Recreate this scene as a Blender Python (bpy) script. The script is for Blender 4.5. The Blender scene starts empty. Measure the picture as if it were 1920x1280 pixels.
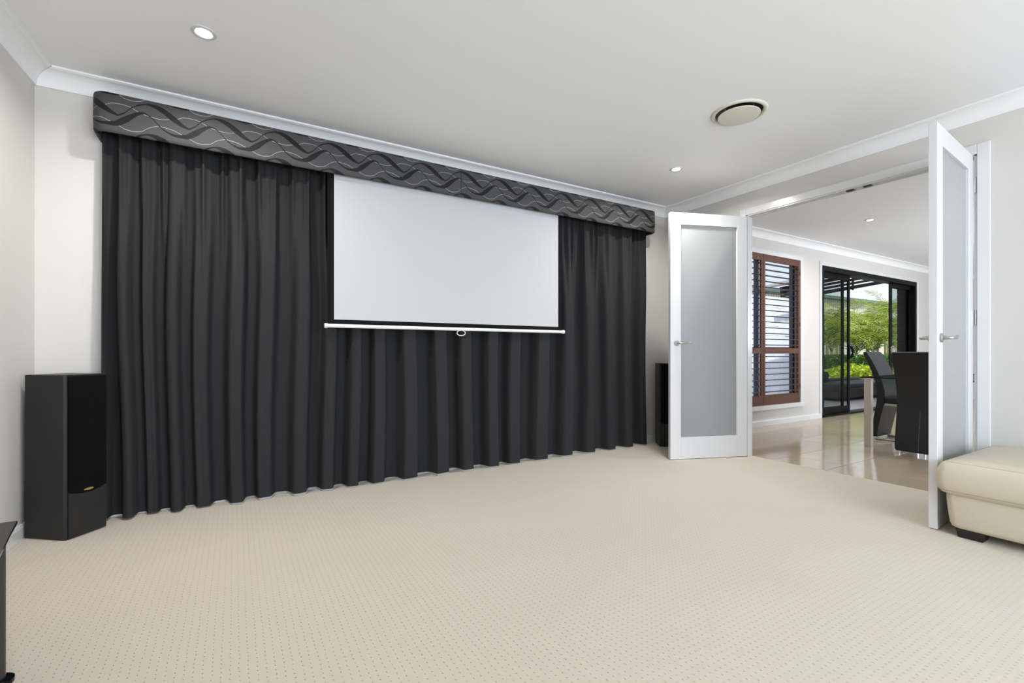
import bpy, bmesh, math, random
from mathutils import Vector, Matrix
random.seed(7)
scene = bpy.context.scene
C = scene.collection
PI = math.pi

# ------------------------------------------------------------------ camera
FPX = 875.0                      # focal length in pixels of the 1920x1280 frame
TH = math.atan(520 / 875)        # the camera is turned this far right of the +Y axis
EYE = 1.02
cam_d = bpy.data.cameras.new('camera')
cam_d.sensor_fit = 'HORIZONTAL'
cam_d.sensor_width = 36.0
cam_d.lens = 36.0 * FPX / 1920
cam_d.shift_y = (659 - 640) / 1920
cam_d.clip_start = 0.02
cam_d.clip_end = 500
cam = bpy.data.objects.new('camera', cam_d)
C.objects.link(cam)
cam.location = (0, 0, EYE)
cam.rotation_euler = (PI / 2, 0, -TH)
scene.camera = cam

# ------------------------------------------------------------------ world, sun, exposure
w = bpy.data.worlds.new('world')
scene.world = w
w.use_nodes = True
nt = w.node_tree
bg = nt.nodes['Background']
sky = nt.nodes.new('ShaderNodeTexSky')
sky.sky_type = 'HOSEK_WILKIE'
sky.turbidity = 6.0
sky.ground_albedo = 0.3
sky.sun_direction = Vector((-0.35, -0.5, 1.1)).normalized()
haze = nt.nodes.new('ShaderNodeMix')            # thin bright overcast: sky colour veiled with even white haze
haze.data_type = 'RGBA'
haze.inputs[0].default_value = 0.75
haze.inputs[7].default_value = (0.86, 0.93, 1.0, 1)
nt.links.new(sky.outputs[0], haze.inputs[6])
nt.links.new(haze.outputs[2], bg.inputs[0])
bg.inputs[1].default_value = 1.35

sun_d = bpy.data.lights.new('sun_offscreen', 'SUN')
sun_d.energy = 5.0
sun_d.angle = math.radians(1.0)
sun_d.color = (1.0, 0.96, 0.88)
sun = bpy.data.objects.new('sun_offscreen', sun_d)
C.objects.link(sun)
sun.rotation_euler = Vector((0.35, 0.5, -1.1)).to_track_quat('-Z', 'Y').to_euler()
sun.location = (0, 0, 12)

def area(name, loc, direction, sx, sy, energy, color):
    d = bpy.data.lights.new(name, 'AREA')
    d.shape = 'RECTANGLE'
    d.size = sx
    d.size_y = sy
    d.energy = energy
    d.color = color
    o = bpy.data.objects.new(name, d)
    C.objects.link(o)
    o.location = loc
    o.rotation_euler = Vector(direction).to_track_quat('-Z', 'Z').to_euler()
    return o
# fill at the added window behind the camera; daylight at the unseen dining window
area('fill_lounge_offscreen', (1.7, -3.34, 1.35), (0, 1, 0), 3.4, 2.0, 265, (0.93, 0.965, 1.0))
area('window_dining_offscreen', (9.0, -1.14, 1.4), (0, 1, 0), 3.4, 1.8, 230, (0.94, 0.97, 1.0))
LAMP_W = 20.0

vs = scene.view_settings
vs.view_transform = 'Standard'
vs.look = 'None'
vs.exposure = 0.12
vs.gamma = 1.0
vs.use_curve_mapping = False

# ------------------------------------------------------------------ room sizes (metres)
YB = 3.75      # inner face of the outer wall (curtains, shutters and sliding door)
XD = 4.30      # lounge face of the wall with the double doors
XD2 = 4.368     # dining face of that wall
XE = 4.36      # carpet ends, tiles begin
H = 2.665      # ceiling
YR = -3.2      # wall behind the camera
OP0, OP1, OPZ = 1.096, 2.752, 2.352   # double-door opening
XFAR = 13.6
YS = -1.0
def left_x(y): return -1.0 - 0.0432 * (YB - y)

# ------------------------------------------------------------------ materials
M = {}
def mat(name, color, rough=0.5, metal=0.0, spec=0.5, bump=None, noise=None, emit=None, coat=0.0, sheen=0.0):
    m = bpy.data.materials.new(name)
    m.use_nodes = True
    t = m.node_tree
    p = t.nodes['Principled BSDF']
    p.inputs['Base Color'].default_value = (*color, 1)
    p.inputs['Roughness'].default_value = rough
    p.inputs['Metallic'].default_value = metal
    p.inputs['Specular IOR Level'].default_value = spec
    p.inputs['Coat Weight'].default_value = coat
    p.inputs['Sheen Weight'].default_value = sheen
    if emit:
        p.inputs['Emission Color'].default_value = (*emit[0], 1)
        p.inputs['Emission Strength'].default_value = emit[1]
    if noise:   # (scale, amount, (sx, sy, sz)) -> colour variation
        tc = t.nodes.new('ShaderNodeTexCoord')
        mp = t.nodes.new('ShaderNodeMapping')
        mp.inputs['Scale'].default_value = noise[2]
        n = t.nodes.new('ShaderNodeTexNoise')
        n.inputs['Scale'].default_value = noise[0]
        n.inputs['Detail'].default_value = 4
        t.links.new(tc.outputs['Object'], mp.inputs[0])
        t.links.new(mp.outputs[0], n.inputs['Vector'])
        mx = t.nodes.new('ShaderNodeMix')
        mx.data_type = 'RGBA'
        a = noise[1]
        mx.inputs[6].default_value = (*[c * (1 - a) for c in color], 1)
        mx.inputs[7].default_value = (*[min(1, c * (1 + a)) for c in color], 1)
        t.links.new(n.outputs['Fac'], mx.inputs[0])
        t.links.new(mx.outputs[2], p.inputs['Base Color'])
    if bump:    # (scale, strength, distance)
        tc = t.nodes.new('ShaderNodeTexCoord')
        n = t.nodes.new('ShaderNodeTexNoise')
        n.inputs['Scale'].default_value = bump[0]
        n.inputs['Detail'].default_value = 3
        t.links.new(tc.outputs['Object'], n.inputs['Vector'])
        b = t.nodes.new('ShaderNodeBump')
        b.inputs['Strength'].default_value = bump[1]
        b.inputs['Distance'].default_value = bump[2]
        t.links.new(n.outputs['Fac'], b.inputs['Height'])
        t.links.new(b.outputs[0], p.inputs['Normal'])
    M[name] = m
    return m

mat('wall_paint', (0.665, 0.635, 0.60), 0.6, bump=(180, 0.08, 0.002))
mat('ceiling_paint', (0.865, 0.87, 0.875), 0.75, bump=(150, 0.05, 0.002))
mat('cornice_paint', (0.88, 0.875, 0.87), 0.6)
mat('trim_gloss', (0.74, 0.74, 0.735), 0.22)
mat('door_paint', (0.70, 0.70, 0.71), 0.25)
mat('curtain', (0.030, 0.0296, 0.0312), 0.95, spec=0.1, noise=(40, 0.12, (8, 8, 0.4)), bump=(900, 0.15, 0.001))
mat('curtain_lining', (0.40, 0.40, 0.41), 0.8)
mat('screen_white', (0.52, 0.53, 0.55), 0.8, spec=0.2)
mat('screen_black', (0.008, 0.008, 0.009), 0.9, spec=0.1)
mat('white_plastic', (0.8, 0.8, 0.79), 0.35)
mat('cord_white', (0.8, 0.8, 0.78), 0.5)
mat('speaker_vinyl', (0.016, 0.0155, 0.016), 0.45, spec=0.35, noise=(30, 0.2, (6, 6, 0.5)))
mat('speaker_gloss', (0.012, 0.012, 0.013), 0.22)
mat('grille_cloth', (0.004, 0.0038, 0.0038), 0.9, spec=0.1)
mat('gold', (0.75, 0.55, 0.2), 0.3, metal=1)
mat('brushed_steel', (0.50, 0.49, 0.47), 0.33, metal=1)
mat('hinge_steel', (0.42, 0.42, 0.42), 0.35, metal=1)
mat('chrome', (0.75, 0.76, 0.78), 0.12, metal=1)
mat('dark_steel', (0.08, 0.08, 0.085), 0.3, metal=0.8)
mat('table_steel', (0.52, 0.48, 0.42), 0.38, metal=0.75, noise=(20, 0.08, (30, 30, 1)))
mat('black_glass', (0.004, 0.004, 0.005), 0.08, spec=0.2)
mat('leather_cream', (0.60, 0.54, 0.41), 0.42, bump=(220, 0.12, 0.002), noise=(3, 0.04, (1, 1, 1)))
mat('leather_piping', (0.62, 0.57, 0.44), 0.5)
mat('stitch', (0.36, 0.31, 0.21), 0.7)
mat('black_wood', (0.012, 0.011, 0.011), 0.5)
mat('leather_black', (0.009, 0.0105, 0.0135), 0.42, spec=0.4, bump=(260, 0.1, 0.002))  # slight blue: sky reflections put into the base colour
mat('stitch_grey', (0.16, 0.16, 0.16), 0.7)
mat('shutter_timber', (0.118, 0.050, 0.030), 0.45, spec=0.3, noise=(6, 0.25, (2, 2, 30)))
mat('black_aluminium', (0.004, 0.004, 0.0045), 0.5, spec=0.12)
mat('blue_aluminium', (0.03, 0.055, 0.10), 0.4)
mat('vent_plastic', (0.70, 0.67, 0.58), 0.5)
mat('duct_metal', (0.22, 0.21, 0.19), 0.6)
mat('lamp_ring', (0.6, 0.6, 0.6), 0.3)
mat('lamp_lens', (0.9, 0.9, 0.9), 0.4, emit=((1.0, 0.97, 0.92), 14.0))
mat('grout', (0.16, 0.14, 0.12), 0.8)
mat('tile', (0.51, 0.415, 0.31), 0.12, spec=0.8, noise=(4, 0.10, (1, 1, 1)), bump=(3, 0.04, 0.004))
mat('patio_paving', (0.42, 0.40, 0.42), 0.6, noise=(5, 0.1, (1, 1, 1)))
mat('lawn', (0.10, 0.17, 0.03), 0.9, noise=(30, 0.4, (1, 1, 1)))
mat('pergola_timber', (0.006, 0.0055, 0.005), 0.8, spec=0.1)
mat('soffit', (0.5, 0.5, 0.48), 0.8)
mat('pale_block', (0.84, 0.85, 0.88), 0.8, noise=(8, 0.06, (1, 1, 1)))
mat('dark_brick', (0.045, 0.038, 0.036), 0.8, noise=(20, 0.25, (1, 1, 1)))
mat('mortar', (0.03, 0.028, 0.027), 0.9)
mat('pale_fence', (0.66, 0.64, 0.60), 0.7, noise=(6, 0.12, (4, 4, 0.4)))
mat('gutter_green', (0.10, 0.17, 0.13), 0.5)
mat('wicker', (0.055, 0.048, 0.043), 0.7, bump=(120, 0.5, 0.01))
mat('cushion_grey', (0.045, 0.043, 0.045), 0.85)
mat('cushion_pale', (0.48, 0.49, 0.52), 0.85)
mat('palm_trunk', (0.40, 0.35, 0.20), 0.7, noise=(4, 0.3, (1, 1, 12)))
mat('hedge_core', (0.06, 0.09, 0.03), 0.9)
mat('twig', (0.12, 0.09, 0.05), 0.8)

def leaf_mat(name, c1, c2, trans):
    m = bpy.data.materials.new(name)
    m.use_nodes = True
    t = m.node_tree
    t.nodes.clear()
    out = t.nodes.new('ShaderNodeOutputMaterial')
    geo = t.nodes.new('ShaderNodeNewGeometry')
    ramp = t.nodes.new('ShaderNodeMix')
    ramp.data_type = 'RGBA'
    ramp.inputs[6].default_value = (*c1, 1)
    ramp.inputs[7].default_value = (*c2, 1)
    t.links.new(geo.outputs['Random Per Island'], ramp.inputs[0])
    p = t.nodes.new('ShaderNodeBsdfPrincipled')
    p.inputs['Roughness'].default_value = 0.4
    tr = t.nodes.new('ShaderNodeBsdfTranslucent')
    mx = t.nodes.new('ShaderNodeMixShader')
    mx.inputs[0].default_value = trans
    t.links.new(ramp.outputs[2], p.inputs['Base Color'])
    t.links.new(ramp.outputs[2], tr.inputs['Color'])
    t.links.new(p.outputs[0], mx.inputs[1])
    t.links.new(tr.outputs[0], mx.inputs[2])
    t.links.new(mx.outputs[0], out.inputs[0])
    M[name] = m
leaf_mat('palm_leaf', (0.05, 0.12, 0.015), (0.42, 0.50, 0.06), 0.3)
leaf_mat('hedge_leaf', (0.03, 0.10, 0.012), (0.09, 0.22, 0.02), 0.25)
leaf_mat('shrub_leaf', (0.22, 0.36, 0.02), (0.55, 0.62, 0.05), 0.35)

def clear_glass(name, tint, gloss):
    m = bpy.data.materials.new(name)
    m.use_nodes = True
    t = m.node_tree
    t.nodes.clear()
    out = t.nodes.new('ShaderNodeOutputMaterial')
    tr = t.nodes.new('ShaderNodeBsdfTransparent')
    tr.inputs[0].default_value = (*tint, 1)
    gl = t.nodes.new('ShaderNodeBsdfGlossy')
    gl.inputs['Roughness'].default_value = 0.02
    mx = t.nodes.new('ShaderNodeMixShader')
    mx.inputs[0].default_value = gloss
    t.links.new(tr.outputs[0], mx.inputs[1])
    t.links.new(gl.outputs[0], mx.inputs[2])
    t.links.new(mx.outputs[0], out.inputs[0])
    M[name] = m
clear_glass('door_glass', (0.84, 0.86, 0.85), 0.015)
clear_glass('window_glass', (0.90, 0.93, 0.97), 0.04)
clear_glass('table_glass', (0.55, 0.62, 0.62), 0.10)

m = mat('frosted_glass', (0.60, 0.63, 0.64), 0.24)
m.node_tree.nodes['Principled BSDF'].inputs['Transmission Weight'].default_value = 0.55
m.node_tree.nodes['Principled BSDF'].inputs['IOR'].default_value = 1.5

# carpet: looped pile with a staggered pattern of pin-holes, long side along Y
def carpet():
    m = bpy.data.materials.new('carpet')
    m.use_nodes = True
    t = m.node_tree
    p = t.nodes['Principled BSDF']
    p.inputs['Roughness'].default_value = 0.95
    p.inputs['Specular IOR Level'].default_value = 0.1
    p.inputs['Sheen Weight'].default_value = 0.2
    L = t.links.new
    def math_(op, a, b=None, c=None):
        n = t.nodes.new('ShaderNodeMath')
        n.operation = op
        for i, v in enumerate((a, b, c)):
            if v is None: continue
            if isinstance(v, (int, float)): n.inputs[i].default_value = v
            else: L(v, n.inputs[i])
        return n.outputs[0]
    tc = t.nodes.new('ShaderNodeTexCoord')
    sp = t.nodes.new('ShaderNodeSeparateXYZ')
    L(tc.outputs['Object'], sp.inputs[0])
    wob = t.nodes.new('ShaderNodeTexNoise')
    wob.inputs['Scale'].default_value = 22
    L(tc.outputs['Object'], wob.inputs['Vector'])
    wv = math_('MULTIPLY', math_('SUBTRACT', wob.outputs['Fac'], 0.5), 0.012)
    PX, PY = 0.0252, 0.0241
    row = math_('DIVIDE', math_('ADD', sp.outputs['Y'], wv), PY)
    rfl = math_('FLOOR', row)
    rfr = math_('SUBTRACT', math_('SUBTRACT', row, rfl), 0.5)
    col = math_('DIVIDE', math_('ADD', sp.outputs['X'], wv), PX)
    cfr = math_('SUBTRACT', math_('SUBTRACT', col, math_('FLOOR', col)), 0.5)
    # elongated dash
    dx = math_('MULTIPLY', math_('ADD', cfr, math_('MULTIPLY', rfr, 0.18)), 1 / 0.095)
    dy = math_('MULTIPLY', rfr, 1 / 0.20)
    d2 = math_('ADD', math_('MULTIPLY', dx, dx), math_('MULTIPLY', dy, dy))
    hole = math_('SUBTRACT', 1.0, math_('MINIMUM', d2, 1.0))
    fine = t.nodes.new('ShaderNodeTexNoise')
    fine.inputs['Scale'].default_value = 420
    fine.inputs['Detail'].default_value = 2
    L(tc.outputs['Object'], fine.inputs['Vector'])
    big = t.nodes.new('ShaderNodeTexNoise')
    big.inputs['Scale'].default_value = 1.3
    big.inputs['Detail'].default_value = 3
    L(tc.outputs['Object'], big.inputs['Vector'])
    brk = t.nodes.new('ShaderNodeTexNoise')
    brk.inputs['Scale'].default_value = 60
    L(tc.outputs['Object'], brk.inputs['Vector'])
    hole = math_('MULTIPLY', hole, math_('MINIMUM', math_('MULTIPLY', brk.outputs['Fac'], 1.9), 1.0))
    c1 = t.nodes.new('ShaderNodeMix'); c1.data_type = 'RGBA'
    c1.inputs[6].default_value = (0.555, 0.490, 0.388, 1)
    c1.inputs[7].default_value = (0.625, 0.565, 0.468, 1)
    L(math_('ADD', math_('MULTIPLY', fine.outputs['Fac'], 0.5), math_('MULTIPLY', big.outputs['Fac'], 0.5)), c1.inputs[0])
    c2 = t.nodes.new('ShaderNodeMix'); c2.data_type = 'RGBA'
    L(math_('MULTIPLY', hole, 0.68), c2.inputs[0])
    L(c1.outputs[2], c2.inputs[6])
    c2.inputs[7].default_value = (0.27, 0.225, 0.165, 1)  # shade inside the pin-holes, put into the pile colour
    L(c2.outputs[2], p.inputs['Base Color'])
    b = t.nodes.new('ShaderNodeBump')
    b.inputs['Strength'].default_value = 0.55
    b.inputs['Distance'].default_value = 0.004
    hgt = math_('SUBTRACT', math_('MULTIPLY', fine.outputs['Fac'], 0.5), hole)
    L(hgt, b.inputs['Height'])
    L(b.outputs[0], p.inputs['Normal'])
    M['carpet'] = m
carpet()

# pelmet fabric: woven wave pattern. UV.x = metres along the front, UV.y = (z - 2.28) / 0.27
def pelmet_fabric():
    A_u = [(-0.587, 2.408), (-0.558, 2.4264), (-0.539, 2.4478), (-0.523, 2.4677), (-0.49, 2.4918), (-0.458, 2.5036), (-0.441, 2.5085), (-0.408, 2.5091), (-0.374, 2.4992), (-0.339, 2.4785), (-0.305, 2.4533), (-0.287, 2.4362), (-0.269, 2.4213)]
    A_l = [(-0.587, 2.3955), (-0.558, 2.4154), (-0.539, 2.4388), (-0.523, 2.4587), (-0.49, 2.4818), (-0.458, 2.494), (-0.441, 2.4959), (-0.408, 2.4839), (-0.374, 2.4632), (-0.339, 2.4359), (-0.305, 2.416), (-0.287, 2.4063), (-0.269, 2.4007)]
    B_u = [(-0.602, 2.3653), (-0.584, 2.3803), (-0.565, 2.3974), (-0.539, 2.4162), (-0.513, 2.4332), (-0.497, 2.4437), (-0.481, 2.4492), (-0.464, 2.4493), (-0.441, 2.4386), (-0.424, 2.4237), (-0.408, 2.4069), (-0.391, 2.3881), (-0.374, 2.3739), (-0.357, 2.3637), (-0.339, 2.3571), (-0.322, 2.3532), (-0.298, 2.354)]
    B_l = [(-0.602, 2.3361), (-0.584, 2.3408), (-0.565, 2.3524), (-0.539, 2.3731), (-0.513, 2.4023), (-0.497, 2.4188), (-0.481, 2.4313), (-0.464, 2.4387), (-0.441, 2.4311), (-0.424, 2.4153), (-0.408, 2.3977), (-0.391, 2.3787), (-0.374, 2.3638), (-0.357, 2.353), (-0.339, 2.3444), (-0.322, 2.3378), (-0.298, 2.3355)]
    W1 = [(-0.596, 2.4697), (-0.558, 2.4698), (-0.526, 2.4628), (-0.495, 2.4461), (-0.46, 2.434), (-0.428, 2.4304), (-0.408, 2.428), (-0.38, 2.4274), (-0.35, 2.4359), (-0.301, 2.4498), (-0.282, 2.4641)]
    W2 = [(-0.58, 2.3403), (-0.555, 2.3282), (-0.526, 2.3237), (-0.5, 2.3262), (-0.474, 2.3354), (-0.441, 2.3642), (-0.408, 2.38), (-0.384, 2.3845), (-0.357, 2.3815), (-0.322, 2.3762), (-0.287, 2.3619)]
    P, X0 = 0.342, -0.587
    def sample(pts, n=22):
        q = sorted((((x - X0) / P) % 1.0, (z - 2.28) / 0.27) for x, z in pts)
        q = [(q[-1][0] - 1, q[-1][1])] + q + [(q[0][0] + 1, q[0][1])]
        out = []
        for i in range(n + 1):
            f = i / n
            for a, b in zip(q, q[1:]):
                if a[0] <= f <= b[0]:
                    k = (f - a[0]) / max(1e-6, b[0] - a[0])
                    out.append((f, a[1] + (b[1] - a[1]) * k))
                    break
        out[-1] = (1.0, out[0][1])
        return out
    m = bpy.data.materials.new('pelmet_fabric')
    m.use_nodes = True
    t = m.node_tree
    p = t.nodes['Principled BSDF']
    p.inputs['Roughness'].default_value = 0.55
    p.inputs['Specular IOR Level'].default_value = 0.15
    L = t.links.new
    def math_(op, a, b=None):
        n = t.nodes.new('ShaderNodeMath')
        n.operation = op
        for i, v in enumerate((a, b)):
            if v is None: continue
            if isinstance(v, (int, float)): n.inputs[i].default_value = v
            else: L(v, n.inputs[i])
        return n.outputs[0]
    uv = t.nodes.new('ShaderNodeUVMap'); uv.uv_map = 'UVMap'
    sp = t.nodes.new('ShaderNodeSeparateXYZ')
    L(uv.outputs[0], sp.inputs[0])
    ph = math_('FRACT', math_('ADD', math_('DIVIDE', math_('SUBTRACT', sp.outputs['X'], X0), P), 8.0))
    v = sp.outputs['Y']
    D = 0.18 / 0.27
    def curve(pts):
        n = t.nodes.new('ShaderNodeFloatCurve')
        c = n.mapping.curves[0]
        s = sample(pts)
        c.points[0].location = s[0]
        c.points[1].location = s[-1]
        for q in s[1:-1]: c.points.new(*q)
        n.mapping.update()
        L(ph, n.inputs['Value'])
        return n.outputs[0]
    au, al, bu, bl, w1, w2 = [curve(x) for x in (A_u, A_l, B_u, B_l, W1, W2)]
    def band(vv, lo, up):
        return math_('MULTIPLY', math_('GREATER_THAN', vv, lo), math_('LESS_THAN', vv, up))
    def line(vv, c, hw):
        return math_('LESS_THAN', math_('ABSOLUTE', math_('SUBTRACT', vv, c)), hw)
    vd = math_('SUBTRACT', v, D)
    vu = math_('ADD', v, D)
    dark = math_('MAXIMUM', math_('MAXIMUM', band(v, al, au), band(v, bl, bu)), math_('MAXIMUM', band(vu, al, au), band(vd, bl, bu)))
    white = math_('MAXIMUM', math_('MAXIMUM', line(v, w1, 0.0048), line(v, w2, 0.0048)), math_('MAXIMUM', line(vd, w2, 0.0048), line(vu, w1, 0.0048)))
    edge = math_('MAXIMUM', line(v, al, 0.005), line(v, bl, 0.005))
    tc = t.nodes.new('ShaderNodeTexCoord')
    wv = t.nodes.new('ShaderNodeTexNoise')
    mp = t.nodes.new('ShaderNodeMapping')
    mp.inputs['Scale'].default_value = (30, 30, 400)
    L(tc.outputs['Object'], mp.inputs[0]); L(mp.outputs[0], wv.inputs['Vector'])
    wv.inputs['Scale'].default_value = 3
    base = t.nodes.new('ShaderNodeMix'); base.data_type = 'RGBA'
    base.inputs[6].default_value = (0.056, 0.055, 0.056, 1)
    base.inputs[7].default_value = (0.074, 0.073, 0.074, 1)
    L(wv.outputs['Fac'], base.inputs[0])
    def over(a, col, fac):
        n = t.nodes.new('ShaderNodeMix'); n.data_type = 'RGBA'
        L(fac, n.inputs[0]); L(a, n.inputs[6]); n.inputs[7].default_value = (*col, 1)
        return n.outputs[2]
    c = over(base.outputs[2], (0.38, 0.38, 0.38), white)
    c = over(c, (0.0135, 0.013, 0.0135), dark)
    c = over(c, (0.10, 0.10, 0.10), math_('MULTIPLY', edge, 0.45))
    L(c, p.inputs['Base Color'])
    M['pelmet_fabric'] = m
pelmet_fabric()

# ------------------------------------------------------------------ mesh helpers
def box(bm, x0, x1, y0, y1, z0, z1, mtx=None):
    vs_ = [bm.verts.new((x, y, z)) for x in (x0, x1) for y in (y0, y1) for z in (z0, z1)]
    for f in ((0, 1, 3, 2), (4, 6, 7, 5), (0, 4, 5, 1), (2, 3, 7, 6), (0, 2, 6, 4), (1, 5, 7, 3)):
        bm.faces.new([vs_[i] for i in f])
    if mtx is not None:
        for v in vs_: v.co = mtx @ v.co
    return vs_
def rbox(bm, x0, x1, y0, y1, z0, z1, r=0.005, seg=2):
    b2 = bmesh.new()
    box(b2, x0, x1, y0, y1, z0, z1)
    bmesh.ops.bevel(b2, geom=list(b2.edges), offset=r, segments=seg, affect='EDGES', profile=0.5)
    me = bpy.data.meshes.new('tmp')
    b2.to_mesh(me); b2.free()
    bm.from_mesh(me)
    bpy.data.meshes.remove(me)
def prism(bm, pts, axis, a, b):
    """extrude a 2-D outline along an axis; pts are the two other coordinates in order"""
    def P(u, v, w_):
        return {'x': (w_, u, v), 'y': (u, w_, v), 'z': (u, v, w_)}[axis]
    n = len(pts)
    A = [bm.verts.new(P(u, v, a)) for u, v in pts]
    B = [bm.verts.new(P(u, v, b)) for u, v in pts]
    for i in range(n):
        bm.faces.new((A[i], A[(i + 1) % n], B[(i + 1) % n], B[i]))
    bm.faces.new(A[::-1]); bm.faces.new(B)
def tube(bm, pts, r, n=10, closed=False, caps=True):
    pts = [Vector(p) for p in pts]
    rings = []
    up = Vector((0, 0, 1))
    for i, p in enumerate(pts):
        if closed:
            d = pts[(i + 1) % len(pts)] - pts[i - 1]
        else:
            d = pts[min(i + 1, len(pts) - 1)] - pts[max(i - 1, 0)]
        d.normalize()
        a = d.cross(up)
        if a.length < 1e-4: a = d.cross(Vector((1, 0, 0)))
        a.normalize()
        b = a.cross(d)
        rr = r[i] if isinstance(r, (list, tuple)) else r
        rings.append([bm.verts.new(p + (a * math.cos(2 * PI * k / n) + b * math.sin(2 * PI * k / n)) * rr) for k in range(n)])
    m_ = len(rings)
    for i in range(m_ if closed else m_ - 1):
        A, B = rings[i], rings[(i + 1) % m_]
        for k in range(n):
            bm.faces.new((A[k], A[(k + 1) % n], B[(k + 1) % n], B[k]))
    if caps and not closed:
        bm.faces.new(rings[0][::-1]); bm.faces.new(rings[-1])
def lathe(bm, prof, n=40, c=(0, 0, 0), close=False):
    rings = []
    for r, z in prof:
        rings.append([bm.verts.new((c[0] + r * math.cos(2 * PI * k / n), c[1] + r * math.sin(2 * PI * k / n), c[2] + z)) for k in range(n)])
    for A, B in zip(rings, rings[1:]):
        for k in range(n):
            bm.faces.new((A[k], A[(k + 1) % n], B[(k + 1) % n], B[k]))
    if close:
        bm.faces.new(rings[0][::-1]); bm.faces.new(rings[-1])
def grid(bm, nu, nv, fn):
    V = [[bm.verts.new(fn(i / nu, j / nv)) for j in range(nv + 1)] for i in range(nu + 1)]
    for i in range(nu):
        for j in range(nv):
            bm.faces.new((V[i][j], V[i + 1][j], V[i + 1][j + 1], V[i][j + 1]))
    return V
def obj(name, bm, material, parent=None, smooth=False, recalc=True):
    if recalc: bmesh.ops.recalc_face_normals(bm, faces=list(bm.faces))
    me = bpy.data.meshes.new(name)
    bm.to_mesh(me); bm.free()
    me.materials.append(M[material])
    if smooth:
        me.shade_smooth()
        if smooth is not True: me.set_sharp_from_angle(angle=math.radians(smooth))
    o = bpy.data.objects.new(name, me)
    C.objects.link(o)
    if parent is not None: o.parent = parent
    return o
def new(): return bmesh.new()
def tag(o, label=None, cat=None, group=None, kind=None):
    if label: o['label'] = label
    if cat: o['category'] = cat
    if group: o['group'] = group
    if kind: o['kind'] = kind
    return o
def empty(name, loc=(0, 0, 0), rz=0.0):
    o = bpy.data.objects.new(name, None)
    C.objects.link(o)
    o.location = loc
    o.rotation_euler = (0, 0, rz)
    o.empty_display_size = 0.1
    return o
def part_box(name, parent, material, *d, r=None, seg=2, smooth=False):
    bm = new()
    if r: rbox(bm, *d, r=r, seg=seg)
    else: box(bm, *d)
    return obj(name, bm, material, parent, smooth=smooth)
def struct(o, label=None): return tag(o, label, kind='structure')

# ------------------------------------------------------------------ room shell
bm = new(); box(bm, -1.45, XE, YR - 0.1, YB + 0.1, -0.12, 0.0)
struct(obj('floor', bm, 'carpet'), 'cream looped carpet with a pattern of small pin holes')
VX, VY, VR = 2.985, 1.965, 0.150      # air diffuser: centre and radius of its hole in the ceiling
def ceiling_with_hole():
    bm = new()
    x0, x1, y0, y1, q = -1.45, XD + 0.05, YR - 0.1, YB + 0.15, 0.25
    for a in ((x0, x1, y0, VY - q), (x0, x1, VY + q, y1), (x0, VX - q, VY - q, VY + q), (VX + q, x1, VY - q, VY + q)):
        box(bm, *a, H, H + 0.12)
    n = 64
    lo, hi, sq, sh_ = [], [], [], []
    for k in range(n):
        c_, s_ = math.cos(2 * PI * k / n), math.sin(2 * PI * k / n)
        m_ = q / max(abs(c_), abs(s_))
        lo.append(bm.verts.new((VX + VR * c_, VY + VR * s_, H))); hi.append(bm.verts.new((VX + VR * c_, VY + VR * s_, H + 0.12)))
        sq.append(bm.verts.new((VX + m_ * c_, VY + m_ * s_, H))); sh_.append(bm.verts.new((VX + m_ * c_, VY + m_ * s_, H + 0.12)))
    for k in range(n):
        j = (k + 1) % n
        bm.faces.new((lo[k], lo[j], sq[j], sq[k])); bm.faces.new((hi[k], sh_[k], sh_[j], hi[j]))
        bm.faces.new((lo[k], hi[k], hi[j], lo[j]))
    return bm
struct(obj('ceiling', ceiling_with_hole(), 'ceiling_paint'), 'white lounge ceiling with downlights')
bm = new(); box(bm, XD + 0.05, XFAR + 0.1, YS - 0.1, YB + 0.15, H, H + 0.12)
struct(obj('ceiling', bm, 'ceiling_paint'), 'white dining room ceiling seen through the double doors')

W1X0, W1X1, W1Z0, W1Z1 = 5.32, 7.18, 0.275, 2.372
SDX0, SDX1, SDZ = 7.775, 11.28, 2.352
bm = new()
for a in ((-1.45, W1X0, 0, H), (W1X0, W1X1, 0, W1Z0), (W1X0, W1X1, W1Z1, H), (W1X1, SDX0, 0, H), (SDX0, SDX1, SDZ, H), (SDX1, XFAR + 0.1, 0, H)):
    box(bm, a[0], a[1], YB, YB + 0.15, a[2], a[3])
struct(obj('wall_back', bm, 'wall_paint'), 'beige outer wall behind the curtains, running on into the dining room')
bm = new()
V = [bm.verts.new(p) for p in ((left_x(YB + 0.1), YB + 0.1, 0), (left_x(YR - 0.1), YR - 0.1, 0), (left_x(YR - 0.1) - 0.1, YR - 0.1, 0), (left_x(YB + 0.1) - 0.1, YB + 0.1, 0))]
r = bmesh.ops.extrude_face_region(bm, geom=[bm.faces.new(V)])
for e in r['geom']:
    if isinstance(e, bmesh.types.BMVert): e.co.z = H
struct(obj('wall_left', bm, 'wall_paint'), 'beige side wall beside the black speaker')
bm = new()
box(bm, XD, XD2, YR - 0.1, OP0, 0, H); box(bm, XD, XD2, OP1, YB, 0, H); box(bm, XD, XD2, OP0, OP1, OPZ, H)
struct(obj('wall_right', bm, 'wall_paint'), 'beige wall holding the double doors')
bm = new()
LWX0, LWX1, LWZ0, LWZ1 = 0.0, 3.4, 0.35, 2.35  # opening of the window added behind the camera to let in fill light
for a in ((-1.45, LWX0, 0, H), (LWX1, XD, 0, H), (LWX0, LWX1, 0, LWZ0), (LWX0, LWX1, LWZ1, H)):
    box(bm, a[0], a[1], YR - 0.12, YR, a[2], a[3])
struct(obj('wall_rear', bm, 'wall_paint'), 'beige lounge wall with the added wide window')
wn = empty('window_added', (0, 0, 0)); struct(wn, 'added wide white framed window in the rear lounge wall')
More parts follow.
